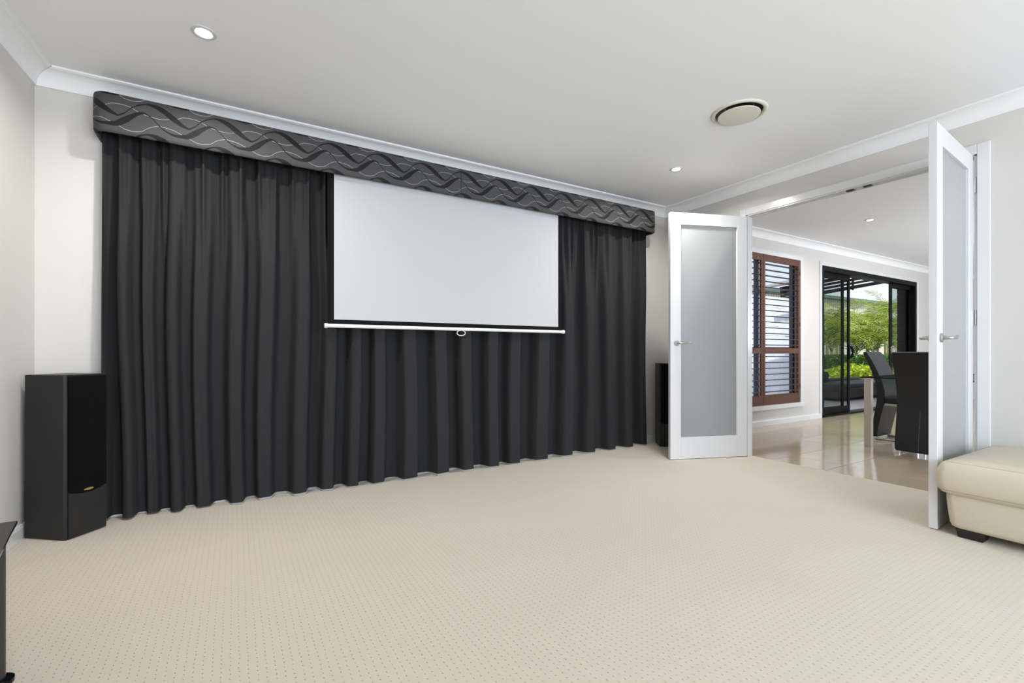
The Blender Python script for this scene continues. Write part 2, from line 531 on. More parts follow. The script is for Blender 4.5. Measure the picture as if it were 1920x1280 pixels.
bm = new()
for x in (LWX0, 1.67, LWX1 - 0.06): box(bm, x, x + 0.06, YR - 0.09, YR - 0.03, LWZ0, LWZ1)
box(bm, LWX0, LWX1, YR - 0.085, YR - 0.035, LWZ0, LWZ0 + 0.06); box(bm, LWX0, LWX1, YR - 0.085, YR - 0.035, LWZ1 - 0.06, LWZ1)
obj('window_frame_unseen', bm, 'trim_gloss', wn)
for x in (LWX0 + 0.06, 1.73):
    part_box('pane', wn, 'window_glass', x, x + 1.61, YR - 0.065, YR - 0.06, LWZ0 + 0.06, LWZ1 - 0.06)
bm = new(); box(bm, XFAR, XFAR + 0.1, YS - 0.1, YB, 0, H)
struct(obj('wall_dining_end', bm, 'wall_paint'), 'far end wall of the dining room')
bm = new()
for a in ((XD2, 7.3, 0, H), (10.7, XFAR, 0, H), (7.3, 10.7, 0, 0.5), (7.3, 10.7, 2.3, H)):
    box(bm, a[0], a[1], YS - 0.1, YS, a[2], a[3])
struct(obj('wall_dining_side', bm, 'wall_paint'), 'side wall of the dining room with an unseen window')
wn = empty('window_dining_unseen', (0, 0, 0)); struct(wn, 'unseen white framed dining room window')
bm = new()
for x in (7.3, 8.97, 10.64): box(bm, x, x + 0.06, YS - 0.09, YS - 0.03, 0.5, 2.3)
box(bm, 7.3, 10.7, YS - 0.085, YS - 0.035, 0.5, 0.56); box(bm, 7.3, 10.7, YS - 0.085, YS - 0.035, 2.24, 2.3)
obj('window_frame_unseen', bm, 'trim_gloss', wn)
for x in (7.36, 9.03):
    part_box('pane', wn, 'window_glass', x, x + 1.61, YS - 0.065, YS - 0.06, 0.56, 2.24)

# cornices: cove profile run along each wall
COVE = [(0, -0.098), (0.010, -0.098), (0.012, -0.088)] + [(0.088 - 0.076 * math.cos(a), -0.012 - 0.076 * math.sin(PI / 2 - a) ) for a in ()]
for k in range(9):
    a = k / 8 * PI / 2
    COVE.append((0.012 + 0.074 * (1 - math.cos(a)), -0.088 + 0.074 * math.sin(a)))
COVE += [(0.088, -0.012), (0.098, -0.010), (0.098, 0.0), (0, 0)]
def run_profile(bm, A, B, nrm, prof, z0, m0=1, m1=1):
    A, B, nrm = Vector(A), Vector(B), Vector(nrm).normalized()
    d = (B - A).normalized()
    ra = [bm.verts.new((*(A + nrm * o_ + d * o_ * m0), z0 + z)) for o_, z in prof]
    rb = [bm.verts.new((*(B + nrm * o_ - d * o_ * m1), z0 + z)) for o_, z in prof]
    n = len(prof)
    for i in range(n):
        bm.faces.new((ra[i], ra[(i + 1) % n], rb[(i + 1) % n], rb[i]))
    bm.faces.new(ra[::-1]); bm.faces.new(rb)
def cornice(name, A, B, nrm, label):
    bm = new(); run_profile(bm, A, B, nrm, COVE, H)
    struct(obj(name, bm, 'cornice_paint', smooth=35), label)
cornice('trim_1', (left_x(YB), YB), (XD, YB), (0, -1), 'white cove cornice above the pelmet')
cornice('trim_2', (left_x(YR), YR), (left_x(YB), YB), (1, -0.0432), 'white cove cornice on the side wall by the speaker')
cornice('trim_3', (XD, YB), (XD, YR), (-1, 0), 'white cove cornice above the double doors')
cornice('trim_4', (XD, YR), (left_x(YR), YR), (0, 1), 'white cove cornice on the rear lounge wall')
cornice('trim_5', (XD2, YB), (XFAR, YB), (0, -1), 'white cove cornice above the shuttered window and sliding door')
cornice('trim_6', (XFAR, YB), (XFAR, YS), (-1, 0), 'white cove cornice on the dining end wall')
cornice('trim_7', (XD2, YS), (XD2, YB), (1, 0), 'white cove cornice on the dining side of the door wall')

# skirting boards
SK = [(0, 0), (0.014, 0), (0.014, 0.060), (0.008, 0.074), (0, 0.078)]
def skirt(name, A, B, nrm, label, m0=1, m1=1):
    bm = new(); run_profile(bm, A, B, nrm, SK, 0, m0, m1)
    struct(obj(name, bm, 'trim_gloss'), label)
skirt('baseboard_back', (left_x(YB), YB), (XD, YB), (0, -1), 'white skirting board under the curtains')
skirt('baseboard_left', (left_x(YR), YR), (left_x(YB), YB), (1, -0.0432), 'white skirting board on the side wall by the speaker')
skirt('baseboard_right', (XD, YB), (XD, OP1 + 0.07), (-1, 0), 'white skirting board in the corner behind the open glazed door', 1, 0)
skirt('baseboard_right', (XD, OP0 - 0.07), (XD, YR), (-1, 0), 'white skirting board behind the cream ottoman', 0, 1)
skirt('baseboard_rear', (XD, YR), (left_x(YR), YR), (0, 1), 'white skirting board under the added rear window')
skirt('baseboard_dining', (XD2, YB), (SDX0 - 0.055, YB), (0, -1), 'white skirting board under the shuttered window', 1, 0)
skirt('baseboard_dining', (SDX1 + 0.055, YB), (XFAR, YB), (0, -1), 'white skirting board beyond the sliding door', 0, 1)

# door frame (lining and architraves) of the double doors
fr = empty('trim_8', (XD, (OP0 + OP1) / 2, 0)); struct(fr, 'white gloss frame and architraves of the double doors')
def fbox(name, material, x0, x1, y0, y1, z0, z1, r=None, parent=fr):
    cx, cy = XD, (OP0 + OP1) / 2
    return part_box(name, parent, material, x0 - cx, x1 - cx, y0 - cy, y1 - cy, z0, z1, r=r)
fbox('jamb', 'trim_gloss', XD - 0.006, XD2 + 0.001, OP0 - 0.005, OP0 + 0.018, 0, OPZ)
fbox('jamb', 'trim_gloss', XD - 0.006, XD2 + 0.001, OP1 - 0.018, OP1 + 0.005, 0, OPZ)
fbox('head', 'trim_gloss', XD - 0.006, XD2 + 0.001, OP0, OP1, OPZ - 0.012, OPZ + 0.005)
fbox('door_stop', 'trim_gloss', XD + 0.044, XD + 0.060, OP0 + 0.018, OP1 - 0.018, OPZ - 0.022, OPZ - 0.012)
for xa, xb in ((XD - 0.016, XD), (XD2, XD2 + 0.016)):
    fbox('architrave', 'trim_gloss', xa, xb, OP0 - 0.062, OP0 + 0.004, 0, OPZ + 0.062, r=0.004)
    fbox('architrave', 'trim_gloss', xa, xb, OP1 - 0.004, OP1 + 0.062, 0, OPZ + 0.062, r=0.004)
    fbox('architrave', 'trim_gloss', xa, xb, OP0 + 0.004, OP1 - 0.004, OPZ - 0.004, OPZ + 0.062, r=0.004)
for y in (1.865, 1.745):
    fbox('door_catch', 'dark_steel', XD + 0.012, XD + 0.045, y - 0.028, y + 0.028, OPZ - 0.022, OPZ - 0.010, r=0.003)
for hy in (OP0 + 0.012,):   # hinge barrels at the lounge face of the jamb (the other leaf hides its own)
    for hz in (0.28, 1.25, 2.14):
        bm = new()
        tube(bm, [(-0.012, hy - (OP0 + OP1) / 2, hz - 0.05), (-0.012, hy - (OP0 + OP1) / 2, hz + 0.05)], 0.007, 8)
        box(bm, -0.010, 0.03, hy - (OP0 + OP1) / 2 - 0.008, hy - (OP0 + OP1) / 2 - 0.002, hz - 0.05, hz + 0.05)
        obj('hinge', bm, 'hinge_steel', fr, smooth=40)

# a glazed door leaf. local x: hinge -> free edge, local y=0: face towards the lounge when open
def door_leaf(name, hinge, free, side, label):
    d = Vector((free[0] - hinge[0], free[1] - hinge[1]))
    o = empty(name, (hinge[0], hinge[1], 0), math.atan2(d.y, d.x))
    struct(o, label)
    wd, T = 0.812, 0.040
    y0, y1 = (0, T * side) if side > 0 else (T * side, 0)
    z0, z1 = 0.004, 2.335
    st, tr_, br_ = 0.108, 0.112, 0.205
    part_box('stile', o, 'door_paint', 0, st, y0, y1, z0, z1, r=0.002, seg=1)
    part_box('stile', o, 'door_paint', wd - st, wd, y0, y1, z0, z1, r=0.002, seg=1)
    part_box('rail', o, 'door_paint', st - 0.001, wd - st + 0.001, y0 + 0.0005, y1 - 0.0005, z1 - tr_, z1, r=0.002, seg=1)
    part_box('rail', o, 'door_paint', st - 0.001, wd - st + 0.001, y0 + 0.0005, y1 - 0.0005, z0, z0 + br_, r=0.002, seg=1)
    ym = (y0 + y1) / 2
    part_box('pane', o, 'frosted_glass', st - 0.005, wd - st + 0.005, ym - 0.003, ym + 0.003, z0 + br_ - 0.005, z1 - tr_ + 0.005)
    for sgn, yf in ((-1, y0), (1, y1)):
        h = empty('handle', (wd - 0.062, yf, 1.10)); h.parent = o
        bm = new()
        lathe(bm, [(0.0005, 0.012), (0.022, 0.012), (0.026, 0.009), (0.027, 0.0), (0.0005, 0.0)], 28)
        for v in bm.verts: v.co = Vector((v.co.x, sgn * v.co.z, v.co.y))
        obj('rose', bm, 'brushed_steel', h, smooth=35)
        bm = new()
        pts = [(0, sgn * 0.008, 0), (0, sgn * 0.035, 0), (-0.004, sgn * 0.046, 0), (-0.014, sgn * 0.051, 0), (-0.035, sgn * 0.052, 0), (-0.075, sgn * 0.052, 0), (-0.092, sgn * 0.052, 0.004), (-0.112, sgn * 0.049, 0.009), (-0.122, sgn * 0.044, 0.008)]
        tube(bm, pts, [0.010, 0.0095, 0.0095, 0.0095, 0.0095, 0.0095, 0.0085, 0.0075, 0.004], 12)
        obj('lever', bm, 'brushed_steel', h, smooth=40)
    return o
door_leaf('door_1', (4.288, 2.735), (3.545, 3.005), -1, 'white framed door with frosted glass standing open before the speaker')
door_leaf('door_2', (4.262, 1.112), (3.49, 1.053), -1, 'white framed frosted glass door standing open edge-on beside the cream ottoman')

# ------------------------------------------------------------------ dining room floor of single tiles
fl = empty('floor_dining', (0, 0, 0)); struct(fl, 'beige polished floor tiles of the dining room')
part_box('grout_bed', fl, 'grout', XE, XFAR + 0.1, YS - 0.1, YB + 0.1, -0.12, -0.003)
tile_meshes = {}
ix0 = math.floor((XE - 4.70) / 0.893)
for i in range(ix0, 11):
    for j in range(-6, 5):
        xa, xb = 4.70 + 0.893 * i, 4.70 + 0.893 * (i + 1)
        ya, yb = 1.616 + 0.456 * j, 1.616 + 0.456 * (j + 1)
        xa, xb, ya, yb = max(xa, XE), min(xb, XFAR), max(ya, YS), min(yb, YB + 0.08)
        if xb - xa < 0.02 or yb - ya < 0.02: continue
        key = (round(xb - xa, 3), round(yb - ya, 3))
        if key not in tile_meshes:
            bm = new(); box(bm, 0.002, key[0] - 0.002, 0.002, key[1] - 0.002, -0.01, 0)
            bmesh.ops.bevel(bm, geom=[e for e in bm.edges if all(v.co.z > -0.005 for v in e.verts)], offset=0.001, segments=1, affect='EDGES')
            t_ = obj('tile', bm, 'tile', fl)
            tile_meshes[key] = t_.data
        else:
            t_ = bpy.data.objects.new('tile', tile_meshes[key]); C.objects.link(t_); t_.parent = fl
        t_.location = (xa, ya, 0)

# ------------------------------------------------------------------ shuttered window
wn = empty('window_1', (0, 0, 0)); struct(wn, 'tall window with white architrave behind the brown shutters')
bm = new()
box(bm, W1X0 - 0.05, W1X0 + 0.012, YB - 0.016, YB, W1Z0 - 0.01, W1Z1 + 0.05)
obj('architrave', bm, 'trim_gloss', wn)
bm = new(); box(bm, W1X1 - 0.012, W1X1 + 0.05, YB - 0.016, YB, W1Z0 - 0.01, W1Z1 + 0.05); obj('architrave', bm, 'trim_gloss', wn)
bm = new(); box(bm, W1X0 + 0.012, W1X1 - 0.012, YB - 0.016, YB, W1Z1 - 0.012, W1Z1 + 0.05); obj('architrave', bm, 'trim_gloss', wn)
bm = new(); rbox(bm, W1X0 - 0.065, W1X1 + 0.065, YB - 0.05, YB + 0.03, W1Z0 - 0.055, W1Z0 + 0.004, r=0.006); obj('window_sill', bm, 'trim_gloss', wn)
for x in (W1X0, 6.235, W1X1 - 0.05):
    part_box('sash_post', wn, 'blue_aluminium', x, x + 0.05, YB + 0.085, YB + 0.135, W1Z0, W1Z1)
for z in (W1Z0, 1.04, W1Z1 - 0.05):
    part_box('sash_rail', wn, 'blue_aluminium', W1X0, W1X1, YB + 0.088, YB + 0.132, z, z + 0.045)
for x0_, x1_ in ((W1X0 + 0.04, 6.24), (6.28, W1X1 - 0.04)):
    part_box('pane', wn, 'window_glass', x0_, x1_, YB + 0.108, YB + 0.112, W1Z0 + 0.03, W1Z1 - 0.03)

def shutter(x0, x1, label):
    o = empty('plantation_shutter', ((x0 + x1) / 2, YB + 0.012, W1Z0))
    tag(o, label, 'shutter', 'timber plantation shutters')
    wd = x1 - x0; hh = W1Z1 - W1Z0; T = 0.014; s = 0.048
    def pb(name, a, b, c, d): return part_box(name, o, 'shutter_timber', a - wd / 2, b - wd / 2, -T, T, c, d, r=0.002, seg=1)
    pb('stile', 0.002, s, 0, hh); pb('stile', wd - s, wd - 0.002, 0, hh)
    zt, zm0, zm1, zb = 2.272 - W1Z0, 0.992 - W1Z0, 1.072 - W1Z0, 0.419 - W1Z0
    pb('rail', s, wd - s, zt, hh); pb('rail', s, wd - s, zm0, zm1); pb('rail', s, wd - s, 0, zb)
    L_ = wd - 2 * s - 0.004
    bm = new()
    pts = [(0.042 * math.cos(a), 0.0062 * math.sin(a)) for a in [k * 2 * PI / 12 for k in range(12)]]
    prism(bm, pts, 'x', -L_ / 2, L_ / 2)
    first = None
    def louvres(z0, z1, n, tilt):
        nonlocal first, bm
        for k in range(n):
            if first is None:
                q = obj('louvre', bm, 'shutter_timber', o, smooth=40); first = q
            else:
                q = bpy.data.objects.new('louvre', first.data); C.objects.link(q); q.parent = o
            q.location = (0, 0, z0 + (z1 - z0) * (k + 0.5) / n)
            q.rotation_euler = (tilt, 0, 0)
    louvres(zm1, zt, 15, math.radians(4))
    louvres(zb, zm0, 7, math.radians(2))
    for hz in (0.25, hh / 2 + 0.1, hh - 0.2):
        part_box('hinge', o, 'dark_steel', wd / 2 - 0.004, wd / 2 + 0.006, -T - 0.004, -T + 0.004, hz - 0.03, hz + 0.03)
shutter(6.247, W1X1 - 0.012, 'brown timber shutter leaf nearer the sliding door')
shutter(W1X0 + 0.012, 6.243, 'brown timber shutter leaf nearer the white glazed door')

# ------------------------------------------------------------------ sliding door
sd = empty('door_3', (0, 0, 0)); struct(sd, 'black framed sliding glass door to the patio')
for d in ((SDX0, SDX0 + 0.07, YB - 0.01, YB + 0.14, 0, SDZ), (SDX1 - 0.07, SDX1, YB - 0.01, YB + 0.14, 0, SDZ)):
    part_box('frame_post', sd, 'black_aluminium', *d)
part_box('frame_head', sd, 'black_aluminium', SDX0 + 0.07, SDX1 - 0.07, YB - 0.01, YB + 0.14, SDZ - 0.075, SDZ)
part_box('frame_sill', sd, 'black_aluminium', SDX0, SDX1, YB - 0.01, YB + 0.14, 0.0, 0.028)
def panel(x0, x1, y, handle=None):
    o = empty('sliding_panel', (x0, y, 0.028)); o.parent = sd
    wd = x1 - x0; hh = SDZ - 0.075 - 0.028; s = 0.062; T = 0.010
    bm = new()
    box(bm, 0, s, -T, T, 0, hh); box(bm, wd - s, wd, -T, T, 0, hh)
    box(bm, s, wd - s, -T + 0.0005, T - 0.0005, 0, 0.10); box(bm, s, wd - s, -T + 0.0005, T - 0.0005, hh - 0.075, hh)
    obj('panel_frame', bm, 'black_aluminium', o)
    part_box('pane', o, 'door_glass', s - 0.01, wd - s + 0.01, -0.003, 0.003, 0.09, hh - 0.065)
    if handle == 'pull':
        bm = new()
        hx_ = wd - 0.033
        rbox(bm, hx_ - 0.026, hx_ + 0.026, -0.024, -0.008, 0.87, 1.10, r=0.006)
        pts = [(hx_, -0.022, 0.885), (hx_ + 0.025, -0.040, 0.91), (hx_ + 0.036, -0.048, 0.95), (hx_ + 0.038, -0.050, 0.985), (hx_ + 0.036, -0.048, 1.02), (hx_ + 0.025, -0.040, 1.06), (hx_, -0.022, 1.085)]
        tube(bm, pts, [0.012, 0.018, 0.022, 0.023, 0.022, 0.018, 0.012], 10)
        obj('handle', bm, 'black_aluminium', o, smooth=40)
    if handle == 'lock':
        bm = new(); rbox(bm, 0.028, 0.056, -0.020, -0.008, 0.94, 1.09, r=0.004)
        obj('lock_plate', bm, 'chrome', o, smooth=40)
panel(SDX0 + 0.05, 8.715, YB + 0.115)
panel(SDX0 + 0.05, 8.820, YB + 0.070, 'pull')
panel(10.47, 11.23, YB + 0.115)
panel(10.31, 11.23, YB + 0.070, 'lock')
bm = new(); box(bm, SDX0 - 0.055, SDX0, YB - 0.014, YB, 0, SDZ + 0.055); obj('architrave', bm, 'trim_gloss', sd)
bm = new(); box(bm, SDX1, SDX1 + 0.055, YB - 0.014, YB, 0, SDZ + 0.055); obj('architrave', bm, 'trim_gloss', sd)
bm = new(); box(bm, SDX0, SDX1, YB - 0.014, YB, SDZ, SDZ + 0.055); obj('architrave', bm, 'trim_gloss', sd)

# ------------------------------------------------------------------ pelmet
PX0, PX1, PYF, PZ0, PZ1 = -0.71, 3.925, 3.525, 2.30, 2.53
def pelmet():
    R_ = 0.075
    path = []                     # (x, y, u) from the left wall end round to the right wall end
    path.append((PX0, YB - 0.001, None)); path.append((PX0, PYF + R_ + 0.06, None))
    for k in range(9):
        a = PI + k / 8 * PI / 2
        path.append((PX0 + R_ + R_ * math.cos(a), PYF + R_ + R_ * math.sin(a), None))
    n = 60
    xa, xb = PX0 + R_, PX1 - R_
    for k in range(1, n):
        path.append((xa + (xb - xa) * k / n, PYF, None))
    for k in range(9):
        a = 1.5 * PI + k / 8 * PI / 2
        path.append((PX1 - R_ + R_ * math.cos(a), PYF + R_ + R_ * math.sin(a), None))
    path.append((PX1, PYF + R_ + 0.06, None)); path.append((PX1, YB - 0.001, None))
    us = [0.0]
    for a, b in zip(path, path[1:]):
        us.append(us[-1] + math.hypot(b[0] - a[0], b[1] - a[1]))
    i0 = 2 + 8
    off = path[i0][0] - us[i0]
    us = [u + off for u in us]
    nrm = []
    for i in range(len(path)):
        a, b = path[max(0, i - 1)], path[min(len(path) - 1, i + 1)]
        d = Vector((b[0] - a[0], b[1] - a[1])).normalized()
        nrm.append(Vector((-d.y, d.x)))      # points to the inside
    # vertical profile (inset, z, v-height used for the pattern)
    prof = [(0.022, PZ1 - 0.02), (0.022, PZ1 - 0.004), (0.018, PZ1), (0.008, PZ1), (0.002, PZ1 - 0.004), (0.0, PZ1 - 0.012), (-0.002, (PZ0 + PZ1) / 2), (0.0, PZ0 + 0.016), (0.003, PZ0 + 0.007), (0.010, PZ0), (0.020, PZ0 + 0.001), (0.022, PZ0 + 0.01), (0.022, PZ1 - 0.02)]
    bm = new()
    uvl = bm.loops.layers.uv.new('UVMap')
    V = [[bm.verts.new((path[i][0] + nrm[i].x * o_, path[i][1] + nrm[i].y * o_, z)) for o_, z in prof] for i in range(len(path))]
    for i in range(len(path) - 1):
        for j in range(len(prof) - 1):
            f = bm.faces.new((V[i][j], V[i + 1][j], V[i + 1][j + 1], V[i][j + 1]))
            for lp, (ii, jj) in zip(f.loops, ((i, j), (i + 1, j), (i + 1, j + 1), (i, j + 1))):
                lp[uvl].uv = (us[ii], (prof[jj][1] - 2.28) / 0.27)
    root = empty('curtain_pelmet', ((PX0 + PX1) / 2, YB, PZ0))
    tag(root, 'padded grey fabric pelmet with woven wave pattern above the curtains', 'pelmet')
    cov = o = obj('fabric_cover', bm, 'pelmet_fabric', root, smooth=40)
    o.location = (-(PX0 + PX1) / 2, -YB, -PZ0)
    bm = new(); box(bm, PX0 + 0.05, PX1 - 0.05, PYF + 0.020, YB - 0.002, PZ1 - 0.024, PZ1 - 0.006)
    o = obj('top_board', bm, 'black_wood', root); o.location = (-(PX0 + PX1) / 2, -YB, -PZ0)
    bm = new(); tube(bm, [(1.607, PYF - 0.0015, PZ0 + 0.01), (1.607, PYF - 0.003, (PZ0 + PZ1) / 2), (1.607, PYF - 0.0015, PZ1 - 0.008)], 0.0016, 6)
    obj('seam', bm, 'black_wood', cov)
pelmet()

# ------------------------------------------------------------------ curtains
RIDGES = [-0.70, -0.571, -0.455, -0.333, -0.187, 0.018, 0.179, 0.418, 0.600, 0.775, 0.950, 1.195, 1.480, 1.705, 1.970, 2.185, 2.490, 2.790, 3.070, 3.350, 3.600, 3.840, 3.95]
AMPS = [0.6, 1.0, 0.45, 0.95, 0.6, 1.1, 0.8, 1.0, 0.8, 1.0, 0.9, 1.1, 1.15, 1.0, 1.1, 0.9, 1.1, 1.0, 1.0, 0.9, 0.9, 0.9, 0.6]
def fold_low(x):
    """0 in a valley, 1 on a ridge: broad flat-faced ridges with steep sides"""
    for i in range(len(RIDGES) - 1):
        a, b = RIDGES[i], RIDGES[i + 1]
        if a <= x <= b:
            s = (x - a) / (b - a)
            amp = AMPS[i] * (1 - s) + AMPS[i + 1] * s
            return min(1.0, amp * (0.5 + 0.5 * math.tanh(2.6 * math.cos(2 * PI * s) + 0.2) / math.tanh(2.6)))
    return 0
def fold_top(x):
    q = ((x + 0.600) / 0.106) % 1.0
    q = min(q, 1 - q) * 2           # 0 on the pleat, 1 between
    return 0.95 * math.exp(-(q / 0.28) ** 2) + 0.25 * (q > 0.5) * math.sin((q - 0.5) * PI)
def curtain_y(x, z):
    k = min(1, max(0, (2.24 - z) / 0.85))
    k = k * k * (3 - 2 * k)
    xl = x + 0.014 * math.sin(2.2 * z + 3.1 * x)
    f = (1 - k) * (0.050 * fold_top(x) + 0.050 * fold_low(x) + 0.01) + k * (0.118 * fold_low(xl) + 0.006 * math.sin(23 * x + 0.7 * z))
    return min(3.728, max(3.603, 3.726 - f))
def curtain(name, x0, x1, nx, label, cxoff):
    root = empty(name, ((x0 + x1) / 2, 3.66, 0))
    tag(root, label, 'curtain', 'charcoal curtains under the pelmet')
    off = Vector(((x0 + x1) / 2, 3.66, 0))
    nz = 26
    bm = new()
    def fn(u, v):
        x = x0 + (x1 - x0) * u
        z = 0.014 + (PZ1 - 0.023 - 0.014) * v
        zz = z + (0.004 * math.sin(x * 5.0) if v == 0 else 0)
        return Vector((x, curtain_y(x, z), zz)) - off
    grid(bm, nx, nz, fn)
    obj('curtain_cloth', bm, 'curtain', root, smooth=True, recalc=False)
    bm = new()
    xs = max(x0, -0.06)
    grid(bm, nx, 2, lambda u, v: Vector((xs + (x1 - xs) * u, curtain_y(xs + (x1 - xs) * u, 0.02) + 0.006, 0.002 + 0.016 * v)) - off)
    if cxoff:
        q = obj('lining', bm, 'curtain_lining', root, smooth=True, recalc=False)
        q['label'] = 'pale lining showing below the hem'
    else: bm.free()
curtain('curtain', -0.686, 1.560, 560, 'charcoal curtain hanging beside the side wall, next to the speaker with gold badge', True)
curtain('curtain', 1.562, 3.895, 560, 'charcoal curtain hanging beside the open glazed door', True)

# ------------------------------------------------------------------ projection screen
def screen():
    x0, x1, y = 0.622, 2.640, 3.585
    root = empty('projection_screen', ((x0 + x1) / 2, y, 1.20))
    tag(root, 'white pull-down projection screen with black border in front of curtains', 'projector screen')
    cx = (x0 + x1) / 2
    hw = (x1 - x0) / 2
    part_box('black_border', root, 'screen_black', -hw - 0.045, hw + 0.045, 0.0, 0.002, 0.012, 1.22)
    part_box('screen_surface', root, 'screen_white', -hw, hw, -0.0015, 0.001, 0.055, 1.21)
    bm = new(); tube(bm, [(-hw - 0.05, -0.004, 0.008), (hw + 0.05, -0.004, 0.008)], 0.014, 14)
    wb = obj('weight_bar', bm, 'white_plastic', root, smooth=40)
    for s in (-1, 1):
        bm = new(); tube(bm, [(s * (hw + 0.045), -0.004, 0.008), (s * (hw + 0.066), -0.004, 0.008)], 0.018, 14)
        obj('end_cap', bm, 'white_plastic', wb, smooth=40)
    bm = new()
    tube(bm, [(0.038 * math.cos(a), -0.006, -0.024 + 0.022 * math.sin(a)) for a in [k * 2 * PI / 24 for k in range(24)]], 0.004, 6, closed=True)
    obj('pull_ring', bm, 'cord_white', wb, smooth=True)
    part_box('roller_case', root, 'white_plastic', -hw - 0.07, hw + 0.07, -0.026, 0.014, 1.20, PZ1 - 0.023 - 1.20, r=0.012)
screen()

# ------------------------------------------------------------------ floor standing speakers
def speaker(corner_front_left, ang, label):
    """local x: along the front, local y: into the cabinet, origin at the front-left floor corner"""
    W_, D_, Hh = 0.226, 0.258, 0.893
    o = empty('floor_speaker', (corner_front_left[0], corner_front_left[1], 0), ang)
    tag(o, label, 'speaker', 'floor standing speakers')
    bm = new()
    c = 0.010
    prism(bm, [(c, 0), (W_ - c, 0), (W_, c), (W_, D_), (0, D_), (0, c)], 'z', 0.002, Hh)
    bmesh.ops.bevel(bm, geom=[e for e in bm.edges if all(v.co.z > 0.8 for v in e.verts)], offset=0.003, segments=1, affect='EDGES')
    obj('cabinet', bm, 'speaker_vinyl', o)
    n = 16
    cur = [(c + 0.004 + (W_ - 2 * c - 0.008) * k / n, 0.256 - 0.020 * math.sin(PI * k / n)) for k in range(n + 1)]
    bm = new()
    prism(bm, cur + [(W_ - c - 0.004, Hh - 0.008), (c + 0.004, Hh - 0.008)], 'y', -0.012, 0.0)
    gr = obj('grille', bm, 'grille_cloth', o)
    bm = new()
    cur2 = [(x, z - 0.002) for x, z in cur]
    prism(bm, cur2[::-1] + [(c + 0.004, 0.006), (W_ - c - 0.004, 0.006)], 'y', -0.010, 0.0)
    obj('lower_baffle', bm, 'speaker_vinyl', o)
    bm = new()
    prism(bm, [(W_ / 2 + 0.026 * math.cos(a), 0.252 + 0.0065 * math.sin(a)) for a in [k * 2 * PI / 20 for k in range(20)]], 'y', -0.0145, -0.011)
    obj('badge', bm, 'gold', gr)['label'] = 'small gold oval badge'
    part_box('plinth', o, 'speaker_gloss', 0.006, W_ - 0.006, 0.004, D_ - 0.004, 0.0, 0.006)
    return o
a1 = math.atan2(0.173, 0.142)
speaker((-0.786, 3.388), a1, 'black floor speaker with gold badge in the corner beside the curtain')
a2 = math.atan2(-0.61, 0.79)
speaker((3.925, 3.500), a2, 'black floor speaker half hidden behind the open glazed door')

# ------------------------------------------------------------------ hi-fi stand of black glass (only a corner is in the picture)
def hifi():
    o = empty('glass_stand', (-0.62, 1.62, 0))
    tag(o, 'black glass stand on dark metal columns along the side wall', 'stand')
    # outline in world coordinates, top shelf
    pts = [(-1.04, 1.10), (-0.62, 1.10), (-0.572, 1.35), (-0.562, 1.62), (-0.571, 1.876), (-0.6075, 2.066), (-0.634, 2.222), (-1.03, 2.235)]
    pts = [(x + 0.62, y - 1.62) for x, y in pts]
    for z, nm in ((0.436, 'top_shelf'),):
        bm = new(); prism(bm, pts, 'z', z, z + 0.010)
        bmesh.ops.bevel(bm, geom=[e for e in bm.edges], offset=0.0015, segments=1, affect='EDGES')
        obj(nm, bm, 'black_glass', o)
    for x, y in ((-0.628, 2.035), (-0.645, 1.20), (-0.98, 2.10), (-0.98, 1.20)):
        bm = new(); tube(bm, [(x + 0.62, y - 1.62, 0.012), (x + 0.62, y - 1.62, 0.437)], 0.021, 18)
        q = obj('column', bm, 'dark_steel', o, smooth=40)
        bm = new(); lathe(bm, [(0.0005, 0), (0.040, 0), (0.040, 0.012), (0.030, 0.018), (0.0005, 0.018)], 24, (x + 0.62, y - 1.62, 0))
        obj('foot', bm, 'black_glass', o, smooth=40)
    bm = new(); lathe(bm, [(0.0005, 0.449), (0.028, 0.449), (0.030, 0.447), (0.030, 0.444), (0.0005, 0.444)], 28, (-0.715 + 0.62, 2.185 - 1.62, 0))
    obj('cap_disc', bm, 'brushed_steel', o, smooth=40)
hifi()

